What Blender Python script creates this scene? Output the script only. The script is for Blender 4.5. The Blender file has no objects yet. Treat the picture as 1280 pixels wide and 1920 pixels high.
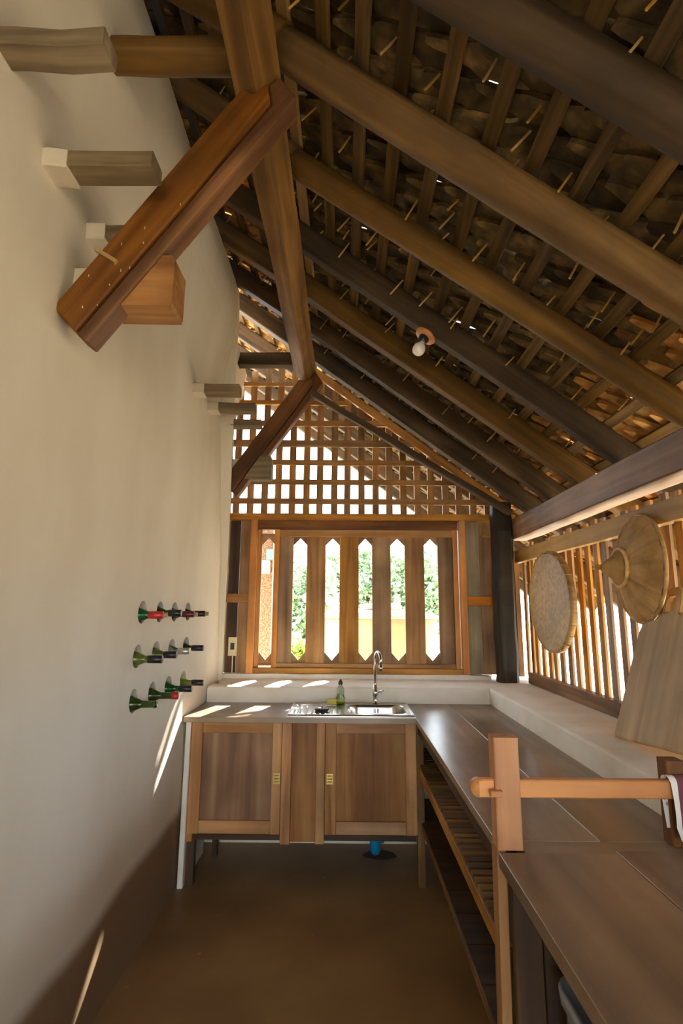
import bpy, bmesh, math, random
from mathutils import Vector, Matrix
R = random.Random(7)
S = bpy.context.scene
COL = S.collection

# ------------------------------------------------------------------ camera
def V(*a): return Vector(a)
PITCH, YAW, ROLL = math.radians(10.575), math.radians(-0.3608), math.radians(0.4)
_f = V(math.sin(YAW)*math.cos(PITCH), math.cos(YAW)*math.cos(PITCH), math.sin(PITCH))
_r = _f.cross(V(0, 0, 1)).normalized()
_u = _r.cross(_f)
_r2 = _r*math.cos(ROLL) + _u*math.sin(ROLL)
_u2 = -_r*math.sin(ROLL) + _u*math.cos(ROLL)
cd = bpy.data.cameras.new('camera')
cam = bpy.data.objects.new('camera', cd); COL.objects.link(cam)
cam.matrix_world = Matrix(((_r2.x, _u2.x, -_f.x, 0), (_r2.y, _u2.y, -_f.y, 0), (_r2.z, _u2.z, -_f.z, 1.43), (0, 0, 0, 1)))
cd.sensor_fit = 'VERTICAL'; cd.sensor_height = 36; cd.sensor_width = 24
cd.lens = 980/1920*36
cd.clip_start = 0.02; cd.clip_end = 300
S.camera = cam

# ------------------------------------------------------------------ world, sun, exposure
W = bpy.data.worlds.new('sky'); S.world = W; W.use_nodes = True
wn = W.node_tree; wn.nodes.clear()
wo = wn.nodes.new('ShaderNodeOutputWorld'); wb = wn.nodes.new('ShaderNodeBackground')
wb.inputs[0].default_value = (0.82, 0.91, 1.0, 1); wb.inputs[1].default_value = 2.2
wn.links.new(wb.outputs[0], wo.inputs[0])
sd = bpy.data.lights.new('sun', 'SUN'); sd.energy = 11.0; sd.angle = math.radians(0.6); sd.color = (1, .95, .87)
sun = bpy.data.objects.new('sun', sd); COL.objects.link(sun)
SUN = V(-.28, -1.0, -.75).normalized()
sun.rotation_mode = 'QUATERNION'; sun.rotation_quaternion = SUN.to_track_quat('-Z', 'Y')
vs = S.view_settings
vs.view_transform = 'Standard'; vs.look = 'None'; vs.gamma = 1; vs.use_curve_mapping = False
vs.exposure = 2.25
S.cycles.max_bounces = 10; S.cycles.diffuse_bounces = 7; S.cycles.sample_clamp_indirect = 8

# ------------------------------------------------------------------ materials
def nodes(name):
    m = bpy.data.materials.new(name); m.use_nodes = True
    nt = m.node_tree; b = nt.nodes['Principled BSDF']
    return m, nt, b
def rgb(h):
    c = [int(h[i:i+2], 16)/255 for i in (0, 2, 4)]
    return tuple((x/12.92 if x <= .04045 else ((x+.055)/1.055)**2.4) for x in c) + (1,)
def ramp(nt, stops):
    r = nt.nodes.new('ShaderNodeValToRGB'); e = r.color_ramp.elements
    while len(e) > 1: e.remove(e[0])
    e[0].position = stops[0][0]; e[0].color = stops[0][1]
    for p, c in stops[1:]:
        n = e.new(p); n.color = c
    return r
def plain(name, col, rough=.6, metal=0, **kw):
    m, nt, b = nodes(name)
    b.inputs['Base Color'].default_value = rgb(col) if isinstance(col, str) else col
    b.inputs['Roughness'].default_value = rough; b.inputs['Metallic'].default_value = metal
    for k, v in kw.items(): b.inputs[k].default_value = v
    return m
def wood(name, dark, mid, light, rough=.65, scale=1.0, vary=.5, blotch=.35, bump=.25, spec=.3):
    """grain runs along local X; every object gets its own tone and its own grain"""
    m, nt, b = nodes(name); N = nt.nodes; L = nt.links
    tc = N.new('ShaderNodeTexCoord'); oi = N.new('ShaderNodeObjectInfo')
    mp = N.new('ShaderNodeMapping'); mp.inputs['Scale'].default_value = (1.6*scale, 26*scale, 26*scale)
    off = N.new('ShaderNodeVectorMath'); off.operation = 'SCALE'; off.inputs[0].default_value = (37, 53, 71)
    L.new(oi.outputs['Random'], off.inputs['Scale'])
    add = N.new('ShaderNodeVectorMath'); add.operation = 'ADD'
    L.new(tc.outputs['Object'], add.inputs[0]); L.new(off.outputs[0], add.inputs[1]); L.new(add.outputs[0], mp.inputs['Vector'])
    n1 = N.new('ShaderNodeTexNoise'); n1.inputs['Scale'].default_value = 1; n1.inputs['Detail'].default_value = 6; n1.inputs['Distortion'].default_value = .6
    L.new(mp.outputs[0], n1.inputs['Vector'])
    n2 = N.new('ShaderNodeTexNoise'); n2.inputs['Scale'].default_value = 3.2; n2.inputs['Detail'].default_value = 4
    L.new(add.outputs[0], n2.inputs['Vector'])
    r1 = ramp(nt, [(.28, rgb(dark)), (.5, rgb(mid)), (.72, rgb(light))])
    L.new(n1.outputs[0], r1.inputs[0])
    r2 = ramp(nt, [(.3, (1-blotch,)*3+(1,)), (.7, (1+blotch*.5,)*3+(1,))])
    L.new(n2.outputs[0], r2.inputs[0])
    mx = N.new('ShaderNodeMix'); mx.data_type = 'RGBA'; mx.blend_type = 'MULTIPLY'; mx.inputs[0].default_value = 1
    L.new(r1.outputs[0], mx.inputs[6]); L.new(r2.outputs[0], mx.inputs[7])
    hsv = N.new('ShaderNodeHueSaturation')
    mr = N.new('ShaderNodeMapRange'); mr.inputs[3].default_value = 1-vary; mr.inputs[4].default_value = 1+vary*.6
    L.new(oi.outputs['Random'], mr.inputs[0]); L.new(mr.outputs[0], hsv.inputs['Value'])
    m2 = N.new('ShaderNodeMath'); m2.operation = 'MULTIPLY'; m2.inputs[1].default_value = 7.3
    m3 = N.new('ShaderNodeMath'); m3.operation = 'FRACT'
    mr2 = N.new('ShaderNodeMapRange'); mr2.inputs[3].default_value = .9; mr2.inputs[4].default_value = 1.1
    L.new(oi.outputs['Random'], m2.inputs[0]); L.new(m2.outputs[0], m3.inputs[0]); L.new(m3.outputs[0], mr2.inputs[0]); L.new(mr2.outputs[0], hsv.inputs['Saturation'])
    L.new(mx.outputs[2], hsv.inputs['Color']); L.new(hsv.outputs[0], b.inputs['Base Color'])
    b.inputs['Roughness'].default_value = rough; b.inputs['Specular IOR Level'].default_value = spec
    bp = N.new('ShaderNodeBump'); bp.inputs['Strength'].default_value = bump; bp.inputs['Distance'].default_value = .004
    L.new(n1.outputs[0], bp.inputs['Height']); L.new(bp.outputs[0], b.inputs['Normal'])
    return m
def mottled(name, stops, scale=3, detail=6, rough=.8, bump=.2, dist=.01, extra=None, spec=.3, stretch=(1, 1, 1)):
    m, nt, b = nodes(name); N = nt.nodes; L = nt.links
    tc = N.new('ShaderNodeTexCoord'); mp = N.new('ShaderNodeMapping'); mp.inputs['Scale'].default_value = stretch
    L.new(tc.outputs['Object'], mp.inputs[0])
    n = N.new('ShaderNodeTexNoise'); n.inputs['Scale'].default_value = scale; n.inputs['Detail'].default_value = detail
    L.new(mp.outputs[0], n.inputs['Vector'])
    r = ramp(nt, [(p, rgb(c)) for p, c in stops]); L.new(n.outputs[0], r.inputs[0])
    out = r.outputs[0]
    if extra: out = extra(nt, tc, out)
    L.new(out, b.inputs['Base Color'])
    b.inputs['Roughness'].default_value = rough; b.inputs['Specular IOR Level'].default_value = spec
    n3 = N.new('ShaderNodeTexNoise'); n3.inputs['Scale'].default_value = scale*6; n3.inputs['Detail'].default_value = 5
    L.new(tc.outputs['Object'], n3.inputs['Vector'])
    bp = N.new('ShaderNodeBump'); bp.inputs['Strength'].default_value = bump; bp.inputs['Distance'].default_value = dist
    L.new(n3.outputs[0], bp.inputs['Height']); L.new(bp.outputs[0], b.inputs['Normal'])
    return m
def skirt(nt, tc, col):
    """old cement render left bare along the foot of the plaster"""
    N, L = nt.nodes, nt.links
    sp = N.new('ShaderNodeSeparateXYZ'); L.new(tc.outputs['Object'], sp.inputs[0])
    n = N.new('ShaderNodeTexNoise'); n.inputs['Scale'].default_value = 1.3; L.new(tc.outputs['Object'], n.inputs['Vector'])
    m = N.new('ShaderNodeMath'); m.operation = 'MULTIPLY_ADD'; m.inputs[1].default_value = .12
    L.new(n.outputs[0], m.inputs[0]); L.new(sp.outputs[2], m.inputs[2])
    mr = N.new('ShaderNodeMapRange'); mr.inputs[1].default_value = .37; mr.inputs[2].default_value = .45; mr.interpolation_type = 'SMOOTHSTEP'
    L.new(m.outputs[0], mr.inputs[0])
    mx = N.new('ShaderNodeMix'); mx.data_type = 'RGBA'; mx.inputs[6].default_value = rgb('8d7355')
    L.new(mr.outputs[0], mx.inputs[0]); L.new(col, mx.inputs[7])
    return mx.outputs[2]
def spots(nt, tc, col):
    N, L = nt.nodes, nt.links
    v = N.new('ShaderNodeTexVoronoi'); v.inputs['Scale'].default_value = 9; L.new(tc.outputs['Object'], v.inputs['Vector'])
    mr = N.new('ShaderNodeMapRange'); mr.inputs[1].default_value = .05; mr.inputs[2].default_value = .09
    L.new(v.outputs['Distance'], mr.inputs[0])
    n = N.new('ShaderNodeTexNoise'); n.inputs['Scale'].default_value = 1.5; L.new(tc.outputs['Object'], n.inputs['Vector'])
    r = ramp(nt, [(.5, (1, 1, 1, 1)), (.62, (0, 0, 0, 1))]); L.new(n.outputs[0], r.inputs[0])
    mm = N.new('ShaderNodeMath'); mm.operation = 'MAXIMUM'; L.new(mr.outputs[0], mm.inputs[0]); L.new(r.outputs[0], mm.inputs[1])
    mx = N.new('ShaderNodeMix'); mx.data_type = 'RGBA'; mx.inputs[6].default_value = rgb('b3a183')
    L.new(mm.outputs[0], mx.inputs[0]); L.new(col, mx.inputs[7])
    return mx.outputs[2]
M = dict(
    plaster=mottled('lime_plaster', [(.3, 'cfc5ae'), (.5, 'dcd3bf'), (.7, 'e6dfcf')], 1.4, 5, .85, .25, .012, extra=skirt, stretch=(1, 1, .45)),
    limewash=mottled('limewash', [(.3, 'c2b89f'), (.5, 'd0c6b0'), (.7, 'dbd3bf')], 5, 5, .85, .3, .006),
    white=mottled('white_plaster', [(.3, 'd9cfbb'), (.5, 'e6dfcf'), (.7, 'efe9dc')], 4, 5, .75, .2, .006),
    floor=mottled('brown_cement', [(.25, '715434'), (.5, '917046'), (.75, 'a8875a')], 1.6, 8, .5, .1, .003, extra=spots, spec=.35),
    log=wood('log_brown', '4c3a1e', '6b4f28', '886939', .7, .6, .15),
    beam=wood('beam_red', '503218', '704722', '8c5f31', .55, .8, .04),
    grey=wood('weathered_grey', '5f5240', '83735a', 'a08e70', .75, .8, .2),
    purlin=wood('hewn_beam', '5c452a', '805f38', '9d7a4b', .7, .6, .1),
    plate=wood('wall_plate', '573f28', '775637', '94704a', .55, .7, .1),
    rafter=wood('rafter_dark', '362a1b', '503e27', '68523a', .7, .6, .25),
    batten=wood('batten', '40311c', '644d2a', '86683a', .75, 1, .55),
    tan=wood('tan_board', '94642f', 'b5803f', 'cc9a58', .6, .8, .22),
    orange=wood('fresh_board', 'b5702f', 'cf8a45', 'dda05c', .5, .7, .1),
    lattice=wood('lattice_wood', '86603a', 'a87d4c', 'c0965f', .65, 1, .35),
    plank=wood('plank_grey_brown', '785c3e', 'a27e5b', 'ba986f', .65, .5, .28, .4),
    panelgrey=wood('panel_grey', '6b5e4a', '8c7b61', 'a69576', .7, .5, .25, .4),
    black=wood('charred_post', '17130e', '2a231a', '443828', .6, .6, .1),
    cabinet=wood('cabinet_wood', '8a5d31', 'b07c48', 'c79762', .5, .6, .22, .35),
    cabpanel=wood('cabinet_panel', '744c2d', '966a42', 'ae8659', .5, .5, .1, .3),
    counter=wood('counter_top', '6b5844', '8c745a', 'a38c70', .3, .35, .12, .35, .12, .6),
    shelf=wood('shelf_wood', '5c4124', '7f5d35', '9b7748', .7, .8, .4),
    darkwood=wood('dark_panel', '32241a', '473320', '5a432c', .6, .6, .15),
    wedge=wood('wedge_block', '7f501c', 'a36c2a', 'bf8840', .5, .7, .02),
    newwood=wood('new_post', 'b8733c', 'ce8b50', 'd99c62', .5, .7, .08),
    board=wood('chopping_board', '947038', 'b18b50', 'c5a064', .6, .6, .1, .3),
    bamboo=wood('bamboo', 'a47b38', 'c79c54', 'dcb570', .5, 1.5, .3),
    straw=mottled('straw', [(.3, '7d5a20'), (.5, 'a57a34'), (.7, 'c4984e')], 30, 4, .65, .4, .002),
    leafhat=mottled('palm_leaf', [(.3, '856439'), (.5, 'a8834e'), (.7, 'c29c66')], 9, 6, .6, .3, .003),
    steel=plain('steel', 'c9c7c2', .22, 1), chrome=plain('chrome', 'dcdcdc', .08, 1),
    brass=plain('brass', 'c9b06a', .35, 1), blackp=plain('black_plastic', '15151a', .35),
    pipe=plain('blue_pvc', '1f8fc4', .35), cream=plain('cream_plastic', 'd9cba0', .45), dkbrown=plain('dark_socket', '2c2018', .5),
    bulbglass=plain('frosted_glass', 'f2efe6', .25), green=plain('dark_green', '1c3a30', .4),
    sponge=mottled('sponge', [(.3, 'c9bb4e'), (.7, 'dcd06a')], 60, 3, .95, .5, .003),
    red=plain('red_foil', 'b3242a', .35), wine=plain('wine_foil', '5d1c22', .35), blk=plain('black_foil', '1c1a1c', .35),
    cork=plain('cork', 'a98a5a', .8), silver=plain('silver_foil', 'b9b6b0', .3, .6),
    glassg=plain('green_glass', '3f5a1c', .08, 0, **{'Transmission Weight': .55, 'IOR': 1.45}),
    glassl=plain('light_green_glass', '86923a', .08, 0, **{'Transmission Weight': .55, 'IOR': 1.45}),
    glassc=plain('clear_glass', 'd5dccf', .05, 0, **{'Transmission Weight': .9, 'IOR': 1.4}),
    glassd=plain('deep_green_glass', '1c6a30', .08, 0, **{'Transmission Weight': .4, 'IOR': 1.45}),
    soap=plain('yellow_soap', 'd6dc3a', .15, 0, **{'Transmission Weight': .5}),
    grass=plain('label_green', 'a9b83c', .4), paper=plain('white_paper', 'ece6da', .6),
    bin=plain('grey_plastic', 'a9adb4', .22, 0, **{'Transmission Weight': .25}),
    tank=mottled('ochre_render', [(.3, 'b3946a'), (.7, 'c4a67c')], 3, 4, .85, .2, .01),
    stone=mottled('pale_stone', [(.3, 'b8a68c'), (.7, 'd9c9b0')], 6, 5, .85, .4, .01),
    ground=mottled('pale_earth', [(.3, 'a3937a'), (.5, 'b8a88e'), (.7, 'c8baa2')], .8, 6, .95, .3, .03),
    bark=mottled('tree_bark', [(.3, '4a3a2a'), (.7, '7a6248')], 12, 5, .9, .6, .02),
    rust=mottled('rusty_board', [(.3, '54402f'), (.5, '7d6049'), (.7, 'a58a70')], 25, 8, .8, .4, .004, stretch=(3, 3, 1)),
    bluegrey=plain('blue_grey_paint', '6f8f95', .5), earth=plain('broken_earth', '4a3826', .95),
)
def tile_mat(name='terracotta', cc=('382d1c', '5e4c2e', '8c7142')):
    m, nt, b = nodes(name); N = nt.nodes; L = nt.links
    tc = N.new('ShaderNodeTexCoord'); oi = N.new('ShaderNodeObjectInfo'); geo = N.new('ShaderNodeNewGeometry')
    n = N.new('ShaderNodeTexNoise'); n.inputs['Scale'].default_value = 14; n.inputs['Detail'].default_value = 5
    L.new(geo.outputs['Position'], n.inputs['Vector'])
    r = ramp(nt, [(.3, rgb(cc[0])), (.5, rgb(cc[1])), (.7, rgb(cc[2]))]); L.new(n.outputs[0], r.inputs[0])
    mx = N.new('ShaderNodeMath'); mx.operation = 'ADD'
    L.new(oi.outputs['Random'], mx.inputs[0]); L.new(geo.outputs['Random Per Island'], mx.inputs[1])
    fr = N.new('ShaderNodeMath'); fr.operation = 'FRACT'; L.new(mx.outputs[0], fr.inputs[0])
    mr = N.new('ShaderNodeMapRange'); mr.inputs[3].default_value = .4; mr.inputs[4].default_value = 1.3
    L.new(fr.outputs[0], mr.inputs[0])
    h = N.new('ShaderNodeHueSaturation'); L.new(mr.outputs[0], h.inputs['Value']); L.new(r.outputs[0], h.inputs['Color'])
    L.new(h.outputs[0], b.inputs['Base Color']); b.inputs['Roughness'].default_value = .85
    return m
M['tile'] = tile_mat()
M['tile_lit'] = tile_mat('terracotta_lit', ('976a34', 'bf8a48', 'd6a860'))  # same tiles in brighter orange: bounced daylight put into the colour
def leaf_mat(name, a, c, d):
    m, nt, b = nodes(name); N = nt.nodes; L = nt.links
    geo = N.new('ShaderNodeNewGeometry'); r = ramp(nt, [(0, rgb(a)), (.5, rgb(c)), (1, rgb(d))])
    L.new(geo.outputs['Random Per Island'], r.inputs[0]); L.new(r.outputs[0], b.inputs['Base Color'])
    b.inputs['Roughness'].default_value = .45; b.inputs['Transmission Weight'].default_value = 0
    tr = N.new('ShaderNodeBsdfTranslucent'); L.new(r.outputs[0], tr.inputs[0])
    ms = N.new('ShaderNodeMixShader'); ms.inputs[0].default_value = .4
    L.new(b.outputs[0], ms.inputs[1]); L.new(tr.outputs[0], ms.inputs[2]); L.new(ms.outputs[0], N['Material Output'].inputs[0])
    return m
M['leaf'] = leaf_mat('leaves', '7c9870', 'a9bf9a', 'd2dcc0')
M['leafy'] = leaf_mat('yellow_leaves', '7f9c4c', 'b2c465', 'dcdc8c')

# ------------------------------------------------------------------ helpers
def link(name, me, mat, parent=None, mw=None):
    o = bpy.data.objects.new(name, me); COL.objects.link(o)
    if mat is not None and len(me.materials) == 0: me.materials.append(M[mat] if isinstance(mat, str) else mat)
    mw = mw if mw is not None else Matrix.Identity(4)
    if parent is not None:
        o.parent = parent
        pw = Matrix.Identity(4); p = parent
        while p is not None:
            pw = p.matrix_basis @ pw; p = p.parent
        o.matrix_basis = pw.inverted() @ mw
    else: o.matrix_basis = mw
    return o
def root(name, loc, label=None, cat=None, group=None, kind=None, parent=None):
    o = bpy.data.objects.new(name, None); COL.objects.link(o); o.location = loc; o.empty_display_size = .05
    return tag(o, label, cat, group, kind)
def tag(o, label=None, cat=None, group=None, kind=None):
    if label: o['label'] = label
    if cat: o['category'] = cat
    if group: o['group'] = group
    if kind: o['kind'] = kind
    return o
def from_bm(bm, name='m', smooth=False):
    me = bpy.data.meshes.new(name)
    bmesh.ops.recalc_face_normals(bm, faces=bm.faces)
    bm.to_mesh(me); bm.free()
    if smooth:
        for p in me.polygons: p.use_smooth = True
    return me
def pyd(verts, faces, name='m', smooth=False):
    me = bpy.data.meshes.new(name); me.from_pydata(verts, [], faces); me.update()
    if smooth:
        for p in me.polygons: p.use_smooth = True
    return me
_cache = {}
def stick_mesh(L, w, h, ch=.0, seg=1, irr=0, seed=0):
    """a board or beam, length along +X from 0 to L, w along Y, h along Z, chamfered, optionally hewn uneven"""
    k = (round(L, 3), round(w, 4), round(h, 4), round(ch, 4), seg, irr, seed)
    if k in _cache: return _cache[k]
    rr = random.Random(seed*31+5)
    a, b = w/2, h/2
    if ch > 0: prof = [(-a+ch, -b), (a-ch, -b), (a, -b+ch), (a, b-ch), (a-ch, b), (-a+ch, b), (-a, b-ch), (-a, -b+ch)]
    else: prof = [(-a, -b), (a, -b), (a, b), (-a, b)]
    n = len(prof); vs, fs = [], []
    for i in range(seg+1):
        dy, dz, s = (rr.gauss(0, irr), rr.gauss(0, irr), 1+rr.gauss(0, irr*6)) if irr else (0, 0, 1)
        for (y, z) in prof:
            j = (rr.gauss(0, irr*.35), rr.gauss(0, irr*.35)) if irr else (0, 0)
            vs.append((L*i/seg, y*s+dy+j[0], z*s+dz+j[1]))
    for i in range(seg):
        for j in range(n): fs.append((i*n+j, i*n+(j+1) % n, (i+1)*n+(j+1) % n, (i+1)*n+j))
    fs.append(tuple(range(n-1, -1, -1))); fs.append(tuple(seg*n+j for j in range(n)))
    me = pyd(vs, fs, 'stick'); bm = bmesh.new(); bm.from_mesh(me); bmesh.ops.recalc_face_normals(bm, faces=bm.faces); bm.to_mesh(me); bm.free()
    _cache[k] = me
    return me
def basis(p0, p1, up=(0, 0, 1)):
    x = (Vector(p1)-Vector(p0)).normalized(); u = Vector(up)
    if abs(x.dot(u)) > .98: u = V(0, 1, 0)
    y = u.cross(x).normalized(); z = x.cross(y)
    return Matrix(((x.x, y.x, z.x, p0[0]), (x.y, y.y, z.y, p0[1]), (x.z, y.z, z.z, p0[2]), (0, 0, 0, 1)))
_mm = {}
def stick(name, p0, p1, w, h, mat, parent=None, up=(0, 0, 1), ch=0, seg=1, irr=0, seed=0):
    """w is the size across (horizontal), h the size along 'up'"""
    me = stick_mesh((Vector(p1)-Vector(p0)).length, w, h, ch, seg, irr, seed)
    if len(me.materials) and me.materials[0] != M[mat]:
        k = (me.name, mat)
        if k not in _mm:
            c = me.copy(); c.materials.clear(); c.materials.append(M[mat]); _mm[k] = c
        me = _mm[k]
    return link(name, me, mat, parent, basis(p0, p1, up))
def box(name, x0, x1, y0, y1, z0, z1, mat, parent=None, ch=.002, axis=None):
    """box given by its world extents, grain along its longest side"""
    d = (x1-x0, y1-y0, z1-z0); ax = axis if axis is not None else max(range(3), key=lambda i: d[i])
    c = ((x0+x1)/2, (y0+y1)/2, (z0+z1)/2)
    ch = min(ch, min(d)*.3)
    if ax == 0: return stick(name, (x0, c[1], c[2]), (x1, c[1], c[2]), d[1], d[2], mat, parent, ch=ch)
    if ax == 1: return stick(name, (c[0], y0, c[2]), (c[0], y1, c[2]), d[0], d[2], mat, parent, ch=ch)
    return stick(name, (c[0], c[1], z0), (c[0], c[1], z1), d[0], d[1], mat, parent, up=(0, 1, 0), ch=ch)
def lathe(prof, n=24, axis='Z', name='lathe', smooth=True):
    """prof = [(r, h)...]"""
    vs, fs = [], []
    for r, h in prof:
        for i in range(n):
            a = 2*math.pi*i/n; p = (r*math.cos(a), r*math.sin(a), h)
            vs.append(p if axis == 'Z' else (p[2], p[0], p[1]))
    m = len(prof)
    for j in range(m-1):
        for i in range(n): fs.append((j*n+i, j*n+(i+1) % n, (j+1)*n+(i+1) % n, (j+1)*n+i))
    if prof[0][0] > 1e-5: fs.append(tuple(range(n-1, -1, -1)))
    if prof[-1][0] > 1e-5: fs.append(tuple((m-1)*n+i for i in range(n)))
    me = pyd(vs, fs, name); bm = bmesh.new(); bm.from_mesh(me)
    bmesh.ops.remove_doubles(bm, verts=bm.verts, dist=1e-6); bmesh.ops.recalc_face_normals(bm, faces=bm.faces); bm.to_mesh(me); bm.free()
    if smooth:
        for p in me.polygons: p.use_smooth = len(p.vertices) < 6
    return me
def tube(pts, rad, n=12, name='tube'):
    vs, fs = [], []; P = [Vector(p) for p in pts]; m = len(P)
    ref = V(0, 1, 0)
    for i, p in enumerate(P):
        t = (P[min(i+1, m-1)]-P[max(i-1, 0)]).normalized()
        a = t.cross(ref)
        if a.length < 1e-3: a = t.cross(V(1, 0, 0))
        a.normalize(); b = t.cross(a); r = rad[i] if isinstance(rad, (list, tuple)) else rad
        for k in range(n):
            c = 2*math.pi*k/n; vs.append(tuple(p + a*(r*math.cos(c)) + b*(r*math.sin(c))))
    for i in range(m-1):
        for k in range(n): fs.append((i*n+k, i*n+(k+1) % n, (i+1)*n+(k+1) % n, (i+1)*n+k))
    fs.append(tuple(range(n-1, -1, -1))); fs.append(tuple((m-1)*n+k for k in range(n)))
    me = pyd(vs, fs, name); bm = bmesh.new(); bm.from_mesh(me); bmesh.ops.recalc_face_normals(bm, faces=bm.faces); bm.to_mesh(me); bm.free()
    for p in me.polygons: p.use_smooth = len(p.vertices) == 4
    return me
def prism(poly, a0, a1, axis, name='prism'):
    """extrude a 2D polygon; axis 'Y' takes (x,z), 'X' takes (y,z), 'Z' takes (x,y)"""
    f = {'Y': lambda p, t: (p[0], t, p[1]), 'X': lambda p, t: (t, p[0], p[1]), 'Z': lambda p, t: (p[0], p[1], t)}[axis]
    bm = bmesh.new(); A = [bm.verts.new(f(p, a0)) for p in poly]; B = [bm.verts.new(f(p, a1)) for p in poly]
    n = len(poly); bm.faces.new(A); bm.faces.new(B[::-1])
    for i in range(n): bm.faces.new((A[i], A[(i+1) % n], B[(i+1) % n], B[i]))
    bmesh.ops.triangulate(bm, faces=[f for f in bm.faces if len(f.verts) > 4])
    return from_bm(bm, name)
def bent_log(L, r, n=14, seg=14, seed=1, irr=.006):
    rr = random.Random(seed); ph = [rr.uniform(0, 6) for _ in range(4)]
    vs, fs = [], []
    for i in range(seg+1):
        t = i/seg; dy = irr*1.6*math.sin(3*t+ph[0]); dz = irr*1.6*math.sin(4*t+ph[1])
        for k in range(n):
            a = 2*math.pi*k/n; q = r*(1+.05*math.sin(2*a+ph[2]+2*t)+.03*math.sin(5*a+ph[3]+9*t)+rr.uniform(-.012, .012))
            vs.append((L*t, dy+q*math.cos(a), dz+q*math.sin(a)))
    for i in range(seg):
        for k in range(n): fs.append((i*n+k, (i+1)*n+k, (i+1)*n+(k+1) % n, i*n+(k+1) % n))
    fs.append(tuple(range(n))); fs.append(tuple(seg*n+k for k in range(n-1, -1, -1)))
    me = pyd(vs, fs, 'log'); bm = bmesh.new(); bm.from_mesh(me); bmesh.ops.recalc_face_normals(bm, faces=bm.faces); bm.to_mesh(me); bm.free()
    for p in me.polygons: p.use_smooth = len(p.vertices) == 4
    return me

# ------------------------------------------------------------------ floor, ground, masonry
XL, XR, YB = -.87, 1.27, 3.9
fl = tag(link('floor', pyd([(-1.3, -2.7, 0), (1.6, -2.7, 0), (1.6, 3.95, 0), (-1.3, 3.95, 0), (-1.3, -2.7, -.08), (1.6, -2.7, -.08), (1.6, 3.95, -.08), (-1.3, 3.95, -.08)],
    [(0, 1, 2, 3), (7, 6, 5, 4), (0, 4, 5, 1), (1, 5, 6, 2), (2, 6, 7, 3), (3, 7, 4, 0)]), 'floor'), kind='structure')
# ground around the house, a ring outside the floor slab
gv = [(-40, -30, -.1), (40, -30, -.1), (40, 60, -.1), (-40, 60, -.1)]
tag(link('ground', pyd(gv, [(0, 1, 2, 3)]), 'ground'), kind='structure')

# left wall: thick plaster mass with a gently uneven face and twelve bottle holes
def left_wall():
    rr = random.Random(3)
    bm = bmesh.new()
    ny, nz = 96, 60; y0, y1, z1 = -2.6, 3.895, 3.625
    def off(y, z):
        return .006*math.sin(1.7*y+.8)+.006*math.sin(2.3*z+1.1*y)+.004*math.sin(5.1*y-2*z)+.003*math.sin(9*z+3*y)
    g = {}
    for j in range(nz+1):
        for i in range(ny+1):
            z = z1*j/nz; ye = y1 if z < 3.27 else 3.52-.55*(z-3.27)
            y = y0+(ye-y0)*i/ny
            q = min(1, max(0, (z-2.75)/.85)); q = q*q*(3-2*q)
            g[i, j] = bm.verts.new((XL+off(y, z)+.125*q, y, z-.02 if j == 0 else z))
    b = {}
    for (i, j) in ((0, 0), (ny, 0), (0, nz), (ny, nz)):
        c = g[i, j].co; b[i, j] = bm.verts.new((XL-.42, c.y, c.z+(.36 if j else 0)))
    for j in range(nz):
        for i in range(ny): bm.faces.new((g[i, j], g[i+1, j], g[i+1, j+1], g[i, j+1]))
    bm.faces.new([g[i, 0] for i in range(ny, -1, -1)]+[b[0, 0], b[ny, 0]])
    bm.faces.new([g[i, nz] for i in range(ny+1)]+[b[ny, nz], b[0, nz]])
    bm.faces.new([g[0, j] for j in range(nz+1)]+[b[0, nz], b[0, 0]])
    bm.faces.new([g[ny, j] for j in range(nz, -1, -1)]+[b[ny, 0], b[ny, nz]])
    bm.faces.new((b[0, 0], b[0, nz], b[ny, nz], b[ny, 0]))
    o = link('wall_left', from_bm(bm, 'wall_left'), 'plaster')
    cb = bmesh.new()
    for (y, z) in HOLES:
        m4 = Matrix.Translation((XL-.16, y, z)) @ Matrix.Rotation(math.pi/2, 4, 'Y')
        bmesh.ops.create_cone(cb, cap_ends=True, segments=28, radius1=.049, radius2=.049, depth=.36, matrix=m4)
    cut = link('cut', from_bm(cb), 'plaster')
    md = o.modifiers.new('b', 'BOOLEAN'); md.object = cut; md.solver = 'EXACT'; md.operation = 'DIFFERENCE'
    dg = bpy.context.evaluated_depsgraph_get(); me = bpy.data.meshes.new_from_object(o.evaluated_get(dg))
    o.modifiers.clear(); o.data = me; bpy.data.objects.remove(cut)
    return tag(o, kind='structure')
BY = [2.305, 2.53, 2.745, 2.965]
HOLES = [(y, z) for z, dz in ((1.413, 0), (1.228, 0), (1.045, 0)) for y in BY]
left_wall()

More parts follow.
